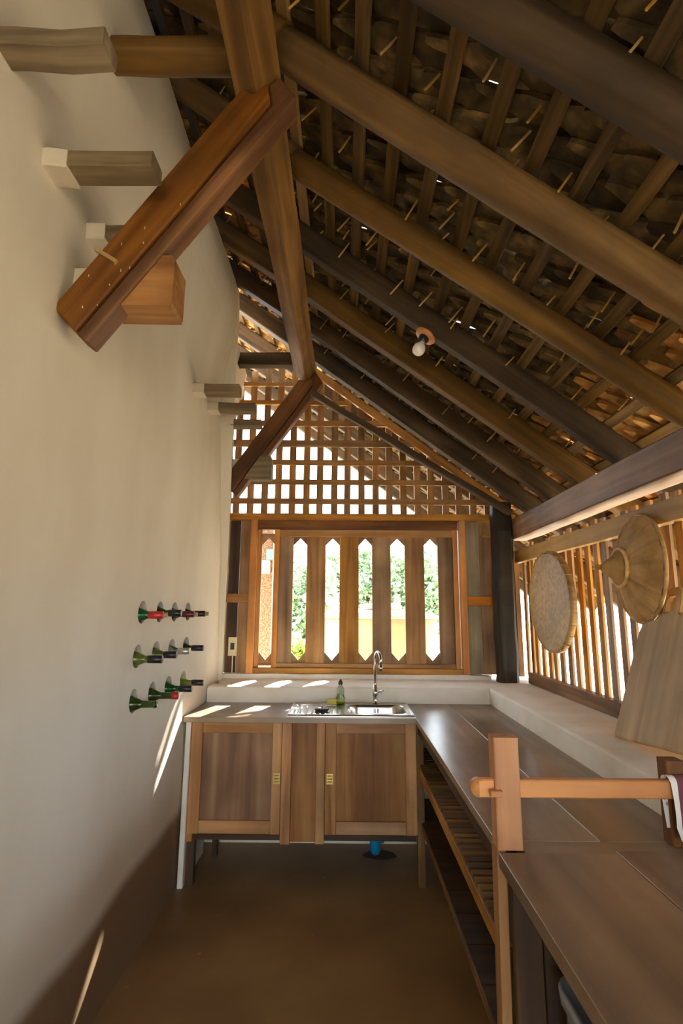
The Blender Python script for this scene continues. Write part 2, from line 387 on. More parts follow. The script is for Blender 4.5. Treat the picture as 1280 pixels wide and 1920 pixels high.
# masonry ledge round two sides, hand-plastered with soft edges
def soft(name, poly, z0, z1, mat, r=.02, parent=None):
    bm = bmesh.new(); A = [bm.verts.new((x, y, z0)) for x, y in poly]
    f = bm.faces.new(A); ex = bmesh.ops.extrude_face_region(bm, geom=[f])
    for v in [e for e in ex['geom'] if isinstance(e, bmesh.types.BMVert)]: v.co.z = z1
    bmesh.ops.recalc_face_normals(bm, faces=bm.faces)
    bmesh.ops.subdivide_edges(bm, edges=[e for e in bm.edges if e.calc_length() > .5], cuts=9, use_grid_fill=False)
    for v in bm.verts:
        if v.co.z > z1-.001: v.co.x += R.gauss(0, .0035); v.co.y += R.gauss(0, .0035); v.co.z += R.gauss(0, .002)
    bmesh.ops.bevel(bm, geom=[e for e in bm.edges if all(v.co.z > z1-.02 for v in e.verts) and len(e.link_faces) == 2 and e.calc_face_angle(0) > .8], offset=r, segments=4, affect='EDGES', profile=.6)
    bmesh.ops.triangulate(bm, faces=[f for f in bm.faces if len(f.verts) > 4])
    return link(name, from_bm(bm), mat, parent)
tag(soft('trim_1', [(XL+.005, 3.46), (.92, 3.455), (.925, -2.6), (1.36, -2.6), (1.36, 4.02), (XL+.005, 4.02)], .79, .948, 'white'), kind='structure')
lw = prism([(XL+.005, 3.575), (.926, 3.575), (.926, -2.6), (1.355, -2.6), (1.355, 4.015), (XL+.005, 4.015)], 0, .792, 'Z')
tag(link('trim_3', lw, 'white'), kind='structure')
tag(soft('trim_2', [(XL+.005, 3.842), (1.04, 3.842), (1.04, 4.0), (XL+.005, 4.0)], .93, .98, 'white', .008), kind='structure')
# rear wall of the room, with a wide doorway to the yard
wr = root('wall_rear', (0, -2.6, 0), kind='structure')
link('upper_wall', prism([(-.87, 2.1), (1.2, 2.1), (-.25, 3.2), (-.87, 3.7)], -2.7, -2.6, 'Y'), 'white', wr)
for px in (-.8, 1.2): box('door_post', px-.07, px+.07, -2.7, -2.6, 0, 2.1, 'purlin', wr)
# ------------------------------------------------------------------ roof
TR, TL = .745, .72
def zu(x):   # underside of the rafters
    return 2.13+TR*(1.27-x) if x >= -.3 else 3.295+TL*(-.3-x)
ceil = root('ceiling', (.2, 1.5, 3.0), kind='structure')
XE, XT = 2.25, -2.0
YF, YN = 5.94, -2.8
def upv(t): return V(t, 0, 1).normalized()
def rafter(y, kind, w, h, mat, ya=0, seed=0):
    # right pitch
    for (xa, xb, t) in ((-.36, XE, TR), (XT, -.22, TL)):
        c = h/2*math.sqrt(1+t*t)
        a = (xa, y, (2.13+t*(1.27-xa) if t == TR else 3.295+t*(-.3-xa))+c); b = (xb, y, (2.13+t*(1.27-xb) if t == TR else 3.295+t*(-.3-xb))+c)
        if kind == 'log':
            L = (Vector(b)-Vector(a)).length
            link('rafter', bent_log(L, h/2, seed=seed+int(t*10)), mat, ceil, basis(a, b))
        else: stick('rafter', a, b, w, h, mat, ceil, up=upv(t), ch=.006, seg=6, irr=.0015, seed=seed)
for i, (y, k, w, h, mat) in enumerate([(-2.37, 'log', 0, .12, 'log'), (-1.94, 'log', 0, .12, 'log'),
        (-1.5, 'log', 0, .12, 'log'), (-1.07, 'log', 0, .12, 'log'), (-.64, 'log', 0, .12, 'log'), (-.22, 'log', 0, .12, 'log'), (.2, 'log', 0, .12, 'rafter'), (.62, 'log', 0, .12, 'rafter'),
        (1.05, 'log', 0, .13, 'rafter'), (1.46, 'log', 0, .125, 'log'), (1.92, 'log', 0, .115, 'log'), (2.40, 'sq', .06, .12, 'rafter'), (2.83, 'sq', .075, .12, 'log'),
        (3.24, 'sq', .07, .12, 'rafter'), (3.65, 'sq', .08, .12, 'rafter'), (4.2, 'sq', .06, .12, 'rafter'), (4.75, 'sq', .06, .12, 'rafter'), (5.3, 'sq', .06, .12, 'rafter'), (5.72, 'sq', .06, .12, 'rafter')]):
    rafter(y, k, w, h, mat, seed=i)
# battens along the roof, on top of the rafters
RT = .155   # height of the rafters, measured plumb
BX = [round(.182+.1345*k, 4) for k in range(-16, 16)]
def zb(x): return zu(x)+RT
for k, x in enumerate(BX):
    t = TR if x >= -.3 else TL
    dz = R.uniform(-.002, .002); dx = R.uniform(-.006, .006)
    stick('batten', (x+dx, YN, zb(x+dx)+.012+dz), (x+dx*1.6, YF, zb(x+dx*1.6)+.012+dz), .05, .02, 'board' if k == 13 else 'batten', ceil, up=upv(t), ch=.002, seed=k)
# fish-scale tiles: pointed head hooked over the batten with a bamboo peg, tail resting on the next course
def tile_mesh(v):
    rr = random.Random(v); w = .0495+rr.uniform(-.001, .0015); L = .32; th = .018
    q = rr.uniform(.8, 1.15)
    pts = [(-.085, -.007), (-.085, .007), (-.06, .014*q), (-.01, .025*q), (.06, .034), (.095, w), (L-.05, w), (L, .0), (L-.05, -w), (.095, -w), (.06, -.034), (-.01, -.025*q), (-.06, -.016*q)]
    pts = [(x+rr.uniform(-.004, .004), y+(rr.uniform(-.004, .004) if x < .06 else 0)) for x, y in pts]
    n = len(pts); vs = [(x, y, -th/2) for x, y in pts]+[(x, y, th/2) for x, y in pts]
    fs = [tuple(range(n-1, -1, -1)), tuple(range(n, 2*n))]+[(i, (i+1) % n, n+(i+1) % n, n+i) for i in range(n)]
    me = pyd(vs, fs, 'roof_tile'); me.materials.append(M['tile']); return me
TM = [tile_mesh(v) for v in range(6)]
tiles, pegs = [], []
camp = V(0, 0, 1.43)
for k, x in enumerate(BX):
    t = TR if x >= -.3 else TL
    xd = V(1, 0, -t).normalized(); nrm = V(t, 0, 1).normalized()
    tilt = math.radians(9.5)
    y = YN+(.05 if k % 2 else 0)
    while y < YF+.03:
        a = tilt+math.radians(R.gauss(0, .8)); yaw = math.radians(R.gauss(0, 2.2)); roll = math.radians(R.gauss(0, 2.5))
        p = V(x-.008+R.gauss(0, .009), y+R.gauss(0, .003), 0); p.z = zb(p.x)+.024*math.sqrt(1+t*t)+.012+abs(R.gauss(0, .002))
        if t == TL and x > -.45: a += math.radians(2)
        X = (xd*math.cos(a)+nrm*math.sin(a)); Yv = V(0, 1, 0); X = (X+Yv*math.tan(yaw)).normalized(); Z = X.cross(Yv).normalized(); Yv = Z.cross(X)
        mw = Matrix(((X.x, Yv.x, Z.x, p.x), (X.y, Yv.y, Z.y, p.y), (X.z, Yv.z, Z.z, p.z), (0, 0, 0, 1))) @ Matrix.Rotation(roll, 4, 'X')
        d = p-camp; df = d.dot(_f); u = 640+980*d.dot(_r2)/max(df, .01); v = 960-980*d.dot(_u2)/max(df, .01)
        seen = df > .2 and -20 < u < 1320 and -40 < v < 1000 and p.x > -.86 and p.x < 1.5
        tiles.append((d.length if seen else 99, R.randrange(6), mw, x > 1.08 or x < -.42 and y > 2.2))  # last flag: eave and far left-pitch tiles, coloured as lit by bounce
        if x > -.8 and x < 1.3 and R.random() < .5:
            q = V(x-.032, y+R.uniform(-.02, .02), 0); q.z = zb(q.x)+.03
            dn = (-nrm+V(R.uniform(-.15, .15), R.uniform(-.12, .12), 0)).normalized()
            pegs.append((d.length if seen else 99, q, q+dn*R.uniform(.06, .105)))
        y += .1
tiles.sort(key=lambda s: s[0]); pegs.sort(key=lambda s: s[0])
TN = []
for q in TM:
    c = q.copy(); c.materials.clear(); c.materials.append(M['tile_lit']); TN.append(c)
for s, v, mw, new in tiles[:300]: link('roof_tile', (TN if new else TM)[v], None, ceil, mw)  # 'new' marks tiles whose colour has the bounced light painted in
vs, fs, mi = [], [], []
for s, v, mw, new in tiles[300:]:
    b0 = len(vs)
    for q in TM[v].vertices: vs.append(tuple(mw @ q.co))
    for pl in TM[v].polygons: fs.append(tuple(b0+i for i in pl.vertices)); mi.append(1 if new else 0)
rest = pyd(vs, fs, 'roof_tiles'); rest.materials.append(M['tile']); rest.materials.append(M['tile_lit'])
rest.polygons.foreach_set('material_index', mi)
tag(link('roof_tiles', rest, None, ceil), kind='stuff')
pegm = [stick_mesh(.06+.01*i, .007, .007, .0015, 1, 0, i) for i in range(5)]
for q in pegm: q.materials.clear(); q.materials.append(M['bamboo'])
for s, a, b in pegs[:280]:
    link('tile_peg', pegm[min(4, max(0, int(((b-a).length-.06)/.01)))], None, ceil, basis(a, b))

# ------------------------------------------------------------------ roof timbers that carry it
pm = stick('purlin', (-.302, -2.7, 3.172), (-.302, 3.66, 3.172), .125, .125, 'purlin', None, up=V(.745, 0, 1).normalized(), ch=.012, seg=26, irr=.003, seed=4)
pm.name = 'roof_purlin'; tag(pm, 'long hand-hewn timber beam running away under the rafters, squared with an edge downwards', 'beam')
def brace(y, seed, label, pegs_):
    o = root('knee_brace', (-.84, y, 2.3), label, 'brace')
    n_ = V(.823, 0, -.568); d = V(.568, 0, .823); dz = 0 if y < 2 else .012
    a = V(-.828, y, 2.282+dz); fm = basis(a, a+d, -n_)
    for nm, pl, ya, yb in (('brace_timber', [(-.878, 2.318), (-.805, 2.236), (-.248, 3.046), (-.262, 3.125), (-.303, 3.080), (-.345, 3.10)], y-.043, y+.043),
                           ('lower_strip', [(-.803, 2.232), (-.772, 2.208), (-.166, 3.075), (-.222, 3.158), (-.258, 3.122), (-.246, 3.044)], y-.034, y+.043)):
        me = prism([(px, pz+dz) for px, pz in pl], ya, yb, 'Y')
        bm = bmesh.new(); bm.from_mesh(me)
        bmesh.ops.bevel(bm, geom=[e for e in bm.edges if len(e.link_faces) == 2 and e.calc_face_angle(0) > .6], offset=.005, segments=1, affect='EDGES')
        bm.to_mesh(me); bm.free(); me.transform(fm.inverted()); link(nm, me, 'beam', o, fm)
    for s, q in pegs_:
        c = a+d*s-n_*.094*q
        stick('wood_peg', c+V(-.03, -.05, .02), c+V(.035, -.048, -.02), .012, .012, 'bamboo', o, ch=.003)
    return o
brace(1.463, 3, 'wide red-brown diagonal brace nearest the camera, white plaster flecks on it', [(.22, .35)])
nb = bpy.data.objects['knee_brace']
fb = bmesh.new()
for _ in range(11):
    t = R.uniform(.03, .55); q = R.uniform(-.045, .05); c = V(-.828, 0, 2.282)+V(.568, 0, .823)*t+V(.823, 0, -.568)*q
    bmesh.ops.create_cube(fb, size=1, matrix=Matrix.Translation((c.x, 1.4195, c.z)) @ Matrix.Rotation(R.uniform(-.3, .3), 4, 'Y') @ Matrix.Diagonal((R.uniform(.0015, .003), .002, R.uniform(.003, .010), 1)))
tag(link('plaster_flecks', from_bm(fb), 'limewash', nb), kind='stuff')
brace(3.675, 6, 'far diagonal brace of dark timber in front of the lattice', [])
# ties from the wall to the purlin
tl = link('tie_beam', bent_log(.56, .053, seed=9, irr=.002), 'log', None, basis((-.91, 1.45, 3.262), (-.36, 1.45, 3.258)))
tag(tl, 'thick round tie log from plaster wall to purlin, above the near brace', 'beam')
tf = stick('tie_beam', (-.93, 3.64, 3.26), (-.33, 3.64, 3.262), .08, .1, 'rafter', None, ch=.006, seg=4, irr=.001, seed=2)
tag(tf, 'dark squared tie beam along the top of the left lattice', 'beam')
tr = stick('truss_strut', (-.25, 3.60, 2.985), (1.16, 3.60, 2.10), .05, .045, 'rafter', None, up=V(.63, 0, 1), ch=.005, seg=6, irr=.002, seed=3)
tag(tr, 'thin dark pole sloping across the lattice from brace head to corner post', 'beam')
# joist ends sticking out of the wall, their roots plastered over
def stub(y, z, h, w, tip, seed, label, plas=-.80, cutz=None):
    o = root('joist_end', (XL, y, z), label, 'joist', 'sawn joist ends sticking out of the plaster wall')
    stick('timber', (XL-.05, y, z), (tip, y, z), w, h, 'grey', o, ch=.004, seg=3, irr=.0012, seed=seed)
    if plas > XL+.01: stick('plaster_collar', (XL-.03, y, z), (plas, y, z), w+.008, h+.008, 'limewash', o, ch=.005, seg=2, irr=.0015, seed=seed+3)
    return o
stub(1.075, 2.807, .05, .075, -.595, 1, 'largest grey joist end, at the top left corner above the others', XL)
stub(1.305, 2.682, .05, .08, -.55, 2, 'grey joist end with white root, left of the near brace, below the largest one', -.79)
stub(1.575, 2.665, .05, .078, -.60, 3, 'joist end half hidden behind the near brace', -.803)
stub(2.83, 2.665, .055, .075, -.605, 4, 'nearest of three grey joist ends in a row before the left lattice', -.805)
stub(3.17, 2.692, .055, .075, -.575, 5, 'middle of three grey joist ends in a row before the left lattice', -.805)
stub(3.515, 2.712, .05, .08, -.59, 6, 'farthest of three grey joist ends in a row, just left of the far brace', -.8)
# bracket blocks under the braces: the end is cut to the slope of the brace
def bracket(y, seed, label, mat):
    o = root('bracket_block', (XL, y, 2.45), label, 'block')
    dz = 0 if y < 2 else .012
    pl = [(-.722, 2.335+dz), (-.533, 2.332+dz), (-.528, 2.345+dz), (-.528, 2.49+dz), (-.536, 2.503+dz), (-.612, 2.503+dz)]
    me = prism(pl, y-.06, y+.05, 'Y'); link('block', me, mat, o)
    m2 = prism([(XL-.04, 2.325+dz), (-.79, 2.325+dz), (-.68, 2.48+dz), (-.68, 2.49+dz), (XL-.04, 2.49+dz)], y-.015, y+.08, 'Y'); link('plaster_collar', m2, 'limewash', o)
    return o
bracket(1.50, 1, 'orange-brown wedge-shaped block wedged under the near brace', 'wedge')
bracket(3.68, 2, 'grey wedge-shaped block under the far brace against lattice', 'grey')
# wall plate above the slatted wall
wp = stick('wall_plate_beam', (1.265, -2.6, 2.005), (1.265, 3.79, 2.005), .13, .15, 'plate', None, ch=.006, seg=20, irr=.0018, seed=8)
tag(wp, 'massive smooth purplish-brown beam carrying the rafter feet above the slatted wall', 'beam')
cp = stick('corner_post', (1.125, 3.75, .93), (1.135, 3.75, 2.2), .135, .12, 'black', None, up=(0, 1, 0), ch=.02, seg=12, irr=.003, seed=12)
tag(cp, 'blackened rough corner post at the right end of the back wall', 'post')

# ------------------------------------------------------------------ back wall: frame, boarding, lattice
wb_ = root('wall_back', (.2, YB, .98), kind='structure')
def bz(x0, x1, z0, z1, mat, y0, y1, name, par, axis=None): return box(name, x0, x1, y0, y1, z0, z1, mat, par, axis=axis)
bz(-.866, 1.27, 2.088, 2.135, 'tan', 3.84, 3.93, 'head_rail', wb_)
bz(-.655, .843, 2.02, 2.088, 'beam', 3.88, 3.94, 'lintel', wb_)
bz(-.70, -.65, .98, 2.088, 'orange', 3.855, 3.93, 'frame_post', wb_)
bz(.849, .896, .98, 2.088, 'orange', 3.855, 3.93, 'frame_post', wb_)
bz(-.70, .87, .98, 1.018, 'tan', 3.86, 3.935, 'sill_rail', wb_)
for (a, b, mt) in ((-.872, -.783, 'darkwood'), (-.780, -.695, 'plank')): bz(a, b, .98, 2.09, mt, 3.90, 3.922, 'plank', wb_)
for (a, b, mt) in ((.89, 1.003, 'panelgrey'), (1.006, 1.13, 'plank'), (1.133, 1.27, 'panelgrey')): bz(a, b, .98, 2.09, mt, 3.90+.004*(b > 1.1), 3.922, 'plank', wb_)
bz(-.866, -.70, 1.475, 1.54, 'tan', 3.865, 3.90, 'mid_rail', wb_)
bz(.896, 1.12, 1.462, 1.53, 'orange', 3.865, 3.90, 'mid_rail', wb_)
bz(1.02, 1.10, 1.962, 1.98, 'bamboo', 3.86, 3.885, 'wood_catch', wb_)
# lattice above, following the slope of the roof
def lattop(x): return zu(x)+.1
x = -.828
k = 0
while x < 1.22:
    zt = 3.30 if x < -.34 else lattop(x)-.02
    j = R.uniform(-.004, .004)
    if zt > 2.2:
        stick('lattice_upright', (x+j, 3.91, 2.12), (x+j+R.uniform(-.004, .004), 3.91, zt+R.uniform(-.0, .03)), .05, .018, 'lattice', wb_, up=(0, 1, 0), seed=k)
    x += .1062; k += 1
for (z0, z1) in ((2.216, 2.258), (2.366, 2.405), (2.519, 2.56), (2.668, 2.722), (2.836, 2.88), (3.01, 3.045), (3.168, 3.20)):
    xe = 1.27-(z1-.13-2.13)/TR
    if z0 > 3.0: xe = -.28 if z0 > 3.1 else 0.02
    stick('lattice_rail', (-.868, 3.885, (z0+z1)/2+R.uniform(-.004, .004)), (xe, 3.885, (z0+z1)/2-.004), .02, z1-z0, 'tan' if z0 > 2.7 else 'lattice', wb_)
stick('verge_board', (-.26, 3.885, zu(-.26)+.03), (1.24, 3.885, zu(1.24)+.03), .03, .06, 'tan', wb_, up=upv(TR), ch=.002)
stick('verge_board', (-.3, 5.96, zu(-.3)+.11), (2.2, 5.96, zu(2.2)+.11), .02, .06, 'grey', wb_, up=upv(TR), ch=.002)

# ------------------------------------------------------------------ window shutter with lancet gaps
wi = root('window_1', (.1, YB, 1.02), kind='structure')
bz(-.525, -.485, 1.018, 2.02, 'orange', 3.885, 3.915, 'shutter_frame', wi)
bz(.806, .843, 1.018, 2.02, 'orange', 3.885, 3.915, 'shutter_frame', wi)
bz(-.485, .806, 1.966, 2.017, 'tan', 3.885, 3.915, 'shutter_rail', wi)
bz(-.485, .806, 1.019, 1.048, 'tan', 3.885, 3.915, 'shutter_rail', wi)
PW = [(-.485, -.382, 'plank'), (-.281, -.141, 'tan'), (-.036, .106, 'tan'), (.206, .344, 'plank'), (.449, .593, 'tan'), (.694, .806, 'plank')]
for a, b, mt in PW: bz(a, b, 1.048, 1.966, mt, 3.90, 3.916, 'plank', wi)
def notch(x0, x1, top_):
    xm = (x0+x1)/2; a, b = x0-.02, x1+.02; ze, zs, zp = (1.99, 1.905, 1.957) if top_ else (1.03, 1.125, 1.067)
    bm = bmesh.new()
    for pl in ([(a, ze), (xm, ze), (xm, zp), (x0, zs), (a, zs)], [(b, ze), (b, zs), (x1, zs), (xm, zp), (xm, ze)]):
        A = [bm.verts.new((x, 3.9165, z)) for x, z in pl]; B = [bm.verts.new((x, 3.93, z)) for x, z in pl]
        bm.faces.new(A); bm.faces.new(B[::-1])
        for q in range(5): bm.faces.new((A[q], A[(q+1) % 5], B[(q+1) % 5], B[q]))
    return from_bm(bm, 'notch')
for (x0, x1) in ((-.382, -.281), (-.141, -.036), (.106, .206), (.344, .449), (.593, .694)):
    for t_ in (True, False): link('notched_board', notch(x0, x1, t_), 'plank', wi)
# fixed part left of the shutter
bz(-.65, -.618, 1.018, 2.02, 'tan', 3.90, 3.92, 'fixed_board', wi)
for t_ in (True, False): link('notched_board', notch(-.618, -.52, t_), 'plank', wi)

# ------------------------------------------------------------------ right wall: slats between two rails
wr_ = root('wall_right', (XR, 2, .97), kind='structure')
box('bottom_rail', 1.245, 1.30, -2.6, 3.68, .952, 1.022, 'plate', wr_)
stick('top_rail', (1.255, -2.6, 1.812), (1.255, 3.86, 1.812), .045, .088, 'board', wr_, ch=.003, seg=16, irr=.001, seed=3)
y = 3.77; k = 0
while y > -2.55:
    w = R.choice([.046, .05, .048, .053]); jx = R.uniform(-.004, .004)
    stick('slat', (1.286+jx, y, 1.0), (1.286+jx+R.uniform(-.003, .003), y+R.uniform(-.006, .006), 1.875+R.uniform(-.02, .03)), .012, w, 'tan' if R.random() < .5 else 'plank', wr_, up=(0, 1, 0), seed=k)
    y -= .0995; k += 1
box('end_board', 1.225, 1.26, 3.79, 3.90, .98, 1.85, 'tan', wr_)

# ------------------------------------------------------------------ sink cabinet
cb = root('sink_cabinet', (-.2, 3.03, 0), 'brown two-door sink cabinet under the window, brass latches', 'cabinet')
box('frame_post', -.833, -.80, 3.03, 3.08, .22, .822, 'cabinet', cb)
def door(x0, x1, sl, sr):
    d = box('cabinet_door', x0+.02, x1-.02, 3.036, 3.046, .30, .78, 'cabpanel', cb, axis=2)
    d['label'] = 'framed door with darker inset panel'
    box('stile', x0, x0+sl, 3.02, 3.045, .262, .82, 'cabinet', d); box('stile', x1-sr, x1, 3.02, 3.045, .262, .82, 'cabinet', d)
    box('door_rail', x0+sl+.001, x1-sr-.001, 3.021, 3.044, .262, .325, 'cabinet', d); box('door_rail', x0+sl+.001, x1-sr-.001, 3.021, 3.044, .765, .82, 'cabinet', d)
    return d
d1 = door(-.826, -.335, .06, .05); d2 = door(-.098, .395, .06, .06)
def latch(x, par):
    bm = bmesh.new(); bmesh.ops.create_cube(bm, size=1, matrix=Matrix.Translation((x, 3.017, .537)) @ Matrix.Diagonal((.034, .006, .054, 1)))
    for sx in (-1, 0, 1):
        for sz in (-1, 0, 1):
            bmesh.ops.create_icosphere(bm, subdivisions=1, radius=.0045, matrix=Matrix.Translation((x+sx*.009, 3.0135, .537+sz*.015)))
    o = link('latch', from_bm(bm), 'brass', par); o['label'] = 'embossed brass plate latch'
latch(-.357, d1); latch(-.072, d2)
box('center_stile', -.333, -.281, 3.018, 3.05, .215, .822, 'cabinet', cb)
box('center_panel', -.281, -.147, 3.034, 3.05, .222, .822, 'cabpanel', cb)
box('center_stile', -.147, -.100, 3.018, 3.05, .218, .822, 'cabinet', cb)
box('bottom_rail', -.833, -.333, 3.04, 3.07, .225, .262, 'darkwood', cb); box('bottom_rail', -.10, .39, 3.04, 3.07, .225, .262, 'darkwood', cb)
box('bottom_board', -.83, .39, 3.07, 3.44, .228, .245, 'darkwood', cb)
box('side_panel', -.833, -.815, 3.08, 3.44, .245, .822, 'darkwood', cb, axis=2)
box('leg', -.833, -.79, 3.06, 3.10, 0, .228, 'darkwood', cb); box('leg', -.77, -.74, 3.38, 3.42, 0, .228, 'darkwood', cb)
for hx in (.397,):
    for hz in (.74, .36): box('hinge', hx, hx+.004, 3.022, 3.028, hz-.03, hz+.03, 'steel', cb)
# white pier the counter rests on at the wall
pr = box('plaster_pier', -.862, -.833, 3.02, 3.44, 0, .826, 'white', None, ch=.004); tag(pr, 'narrow white plastered board on end between wall and sink cabinet', 'pier')

# ------------------------------------------------------------------ worktop
ct = root('worktop', (.4, 3.0, .83), 'long L-shaped brown plank worktop running from the sink to the foreground', 'worktop')
box('plank', -.868, -.30, 2.992, 3.19, .823, .851, 'counter', ct, ch=.0012)
box('plank', -.868, -.30, 3.1915, 3.46, .823, .8505, 'counter', ct, ch=.0012)
box('plank', -.30, .392, 2.992, 3.05, .823, .850, 'counter', ct, ch=.0012)
box('plank', -.30, .392, 3.40, 3.46, .823, .850, 'counter', ct, ch=.0012)
for (a, b) in ((.392, .6565), (.6577, .921)):
    box('plank', a, b, 1.474, 3.46, .823, .851, 'counter', ct, ch=.0012)
stick('plank', (.51, -2.55, .834), (.525, 1.404, .834), .29, .034, 'counter', ct, ch=.0015)
stick('plank', (.796, -2.55, .8338), (.797, 1.42, .8338), .25, .034, 'counter', ct, ch=.0012)
box('plank', .445, .921, 1.404, 1.474, .8225, .8495, 'counter', ct, ch=.001)
# legs, slatted shelf and low shelf below the right arm
sh = root('slatted_shelf_unit', (.42, 3.05, 0), 'open wooden shelf frame under the right worktop, upper shelf of narrow slats', 'shelf')
box('leg', .398, .438, 3.05, 3.09, .0, .823, 'shelf', sh)
box('front_rail', .41, .43, 1.48, 3.05, .545, .59, 'tan', sh); box('front_rail', .42, .435, 1.48, 3.05, .28, .31, 'shelf', sh)
box('back_rail', .88, .90, 1.48, 3.4, .545, .575, 'shelf', sh)
y = 1.50
while y < 3.42:
    w = R.uniform(.026, .036)
    stick('slat', (.415, y, .597+R.uniform(-.001, .002)), (.905, y+R.uniform(-.004, .004), .597), w, .013, 'shelf', sh, seed=int(y*20))
    y += .046
y = 1.5
while y < 3.4:
    w = R.uniform(.15, .2); box('shelf_board', .425, .90, y, min(y+w, 3.42), .295, .313, 'darkwood', sh, axis=0); y += w+.004
box('top_rail', .41, .43, 1.48, 3.05, .76, .822, 'darkwood', sh)
box('leg', .43, .47, 1.49, 1.53, 0, .823, 'darkwood', sh)
# near unit
nu = root('under_counter_unit', (.45, 1.38, 0), 'dark reddish end panel and frame under the foreground worktop', 'cabinet')
box('end_panel', .40, .465, 1.378, 1.40, 0, .816, 'darkwood', nu); box('side_panel', .88, .905, -.6, 1.40, 0, .81, 'darkwood', nu)
box('back_panel', .47, .88, 1.385, 1.40, 0, .81, 'darkwood', nu, axis=2)
# bin under the counter
bn = root('waste_bin', (.56, 1.14, 0), 'glossy grey plastic bin under the foreground worktop', 'bin')
def binmesh():
    bm = bmesh.new(); rings = []
    def ring(w, d, z, r):
        vs = []
        for (sx, sy, a0) in ((1, 1, 0), (-1, 1, 90), (-1, -1, 180), (1, -1, 270)):
            for k in range(5):
                a = math.radians(a0+k*22.5); vs.append(bm.verts.new((.62+sx*(w-r)+r*math.cos(a), 1.15+sy*(d-r)+r*math.sin(a), z)))
        return vs
    rr = [ring(.12, .15, .02, .04), ring(.135, .17, .30, .045), ring(.145, .18, .625, .05), ring(.155, .19, .63, .055), ring(.155, .19, .655, .055), ring(.145, .18, .655, .05), ring(.14, .175, .62, .05), ring(.115, .145, .04, .04)]
    for a, b in zip(rr, rr[1:]):
        for i in range(20): bm.faces.new((a[i], a[(i+1) % 20], b[(i+1) % 20], b[i]))
    bm.faces.new(rr[0][::-1]); bm.faces.new(rr[-1])
    return from_bm(bm, 'bin', True)
link('bin_body', binmesh(), 'bin', bn, Matrix.Translation((0, 0, -.02)))

# ------------------------------------------------------------------ sink, tap, small things
sk = root('sink', (.04, 3.2, .86), 'stainless steel sink with ribbed drainboard on the left', 'sink')
def sinkmesh():
    x0, x1, y0, y1 = -.312, .394, 3.018, 3.412; nx, ny = 170, 96; vs = []; fs = []
    def rr_(x, y, cx, cy, hw, hh, r):
        qx = abs(x-cx)-(hw-r); qy = abs(y-cy)-(hh-r)
        return math.hypot(max(qx, 0), max(qy, 0))+min(max(qx, qy), 0)-r
    sm = lambda a, b, t: (lambda u: u*u*(3-2*u))(min(1, max(0, (t-a)/(b-a))))
    for j in range(ny+1):
        for i in range(nx+1):
            x = x0+(x1-x0)*i/nx; y = y0+(y1-y0)*j/ny
            z = .858
            e = min(x-x0, x1-x, y-y0, y1-y); z += .005*(1-sm(.004, .012, e)) - .006*(1-sm(0, .003, e))
            d = rr_(x, y, .19, 3.225, .172, .145, .075); z -= .15*sm(.0, .035, -d)-.004*0
            d2 = rr_(x, y, -.15, 3.215, .135, .15, .03)
            if d2 < 0: z -= .004*sm(0, .008, -d2); z += .003*max(0, math.sin((x+.29)*2*math.pi/.03))*sm(.012, .03, -d2)
            vs.append((x, y, z))
    for j in range(ny):
        for i in range(nx): a = j*(nx+1)+i; fs.append((a, a+1, a+nx+2, a+nx+1))
    n0 = len(vs)
    return pyd(vs, fs, 'sink', True)
link('basin', sinkmesh(), 'steel', sk)
box('edge_strip', -.313, .395, 3.0145, 3.0175, .8505, .858, 'steel', sk, ch=.0005)
for dx in (-.014, -.007, 0.007, .014): box('overflow_slot', .20+dx-.002, .20+dx+.002, 3.352, 3.354, .812, .836, 'blackp', sk, ch=0)
st = root('drain_strainer', (-.125, 3.15, .86), 'black and chrome drain strainer lying on the drainboard', 'strainer')
link('rubber_rim', lathe([(.0, .0), (.038, .0), (.042, .006), (.040, .013), (.030, .014), (.028, .008), (0, .008)], 28), 'blackp', st, Matrix.Translation((-.125, 3.165, .8585)))
link('chrome_dish', lathe([(0, .012), (.02, .012), (.026, .015), (.026, .017), (.012, .0155), (.006, .02), (.007, .026), (0, .028)], 24), 'chrome', st, Matrix.Translation((-.125, 3.165, .8585)))
tp = root('tap', (.197, 3.425, .85), 'chrome swan-neck tap behind the sink bowl', 'tap')
T = lambda x, y, z: Matrix.Translation((x, y, z))
link('tap_base', lathe([(0, 0), (.022, 0), (.022, .006), (.014, .012), (.012, .05), (.018, .055), (.018, .08), (.012, .088), (.01, .12), (0, .12)], 20), 'chrome', tp, T(.197, 3.425, .85))
arc = [(.197, 3.425, .96), (.197, 3.425, 1.10)]+[(.197+.014*(1-math.cos(a)), 3.425-.055*(1-math.cos(a)), 1.125+.045*math.sin(a)) for a in [math.pi*k/10 for k in range(11)]]+[(.225, 3.315, 1.09)]
link('spout', tube(arc, .0085, 14), 'chrome', tp)
link('spout_tip', tube([(.225, 3.315, 1.094), (.225, 3.315, 1.066)], .0115, 14), 'steel', tp)
link('tap_handle', tube([(.21, 3.42, .925), (.235, 3.415, .93), (.25, 3.412, .938)], [.007, .005, .005], 10), 'chrome', tp)
for a in range(3):
    c = V(.238, 3.41, .932); d = V(.1, math.cos(a*1.05)*.6, math.sin(a*1.05)*.6+.01).normalized()*.016
    link('handle_spoke', tube([c-d, c+d], .0035, 8), 'chrome', tp)
dsb = root('dish_soap_bottle', (-.02, 3.385, .86), 'small clear dish soap bottle with dark green cap and yellow liquid', 'bottle')
link('bottle_shell', lathe([(0, 0), (.026, 0), (.028, .01), (.027, .035), (.021, .05), (.024, .075), (.022, .09), (.012, .105), (.011, .115), (0, .115)], 24), 'glassc', dsb, T(-.02, 3.385, .86))
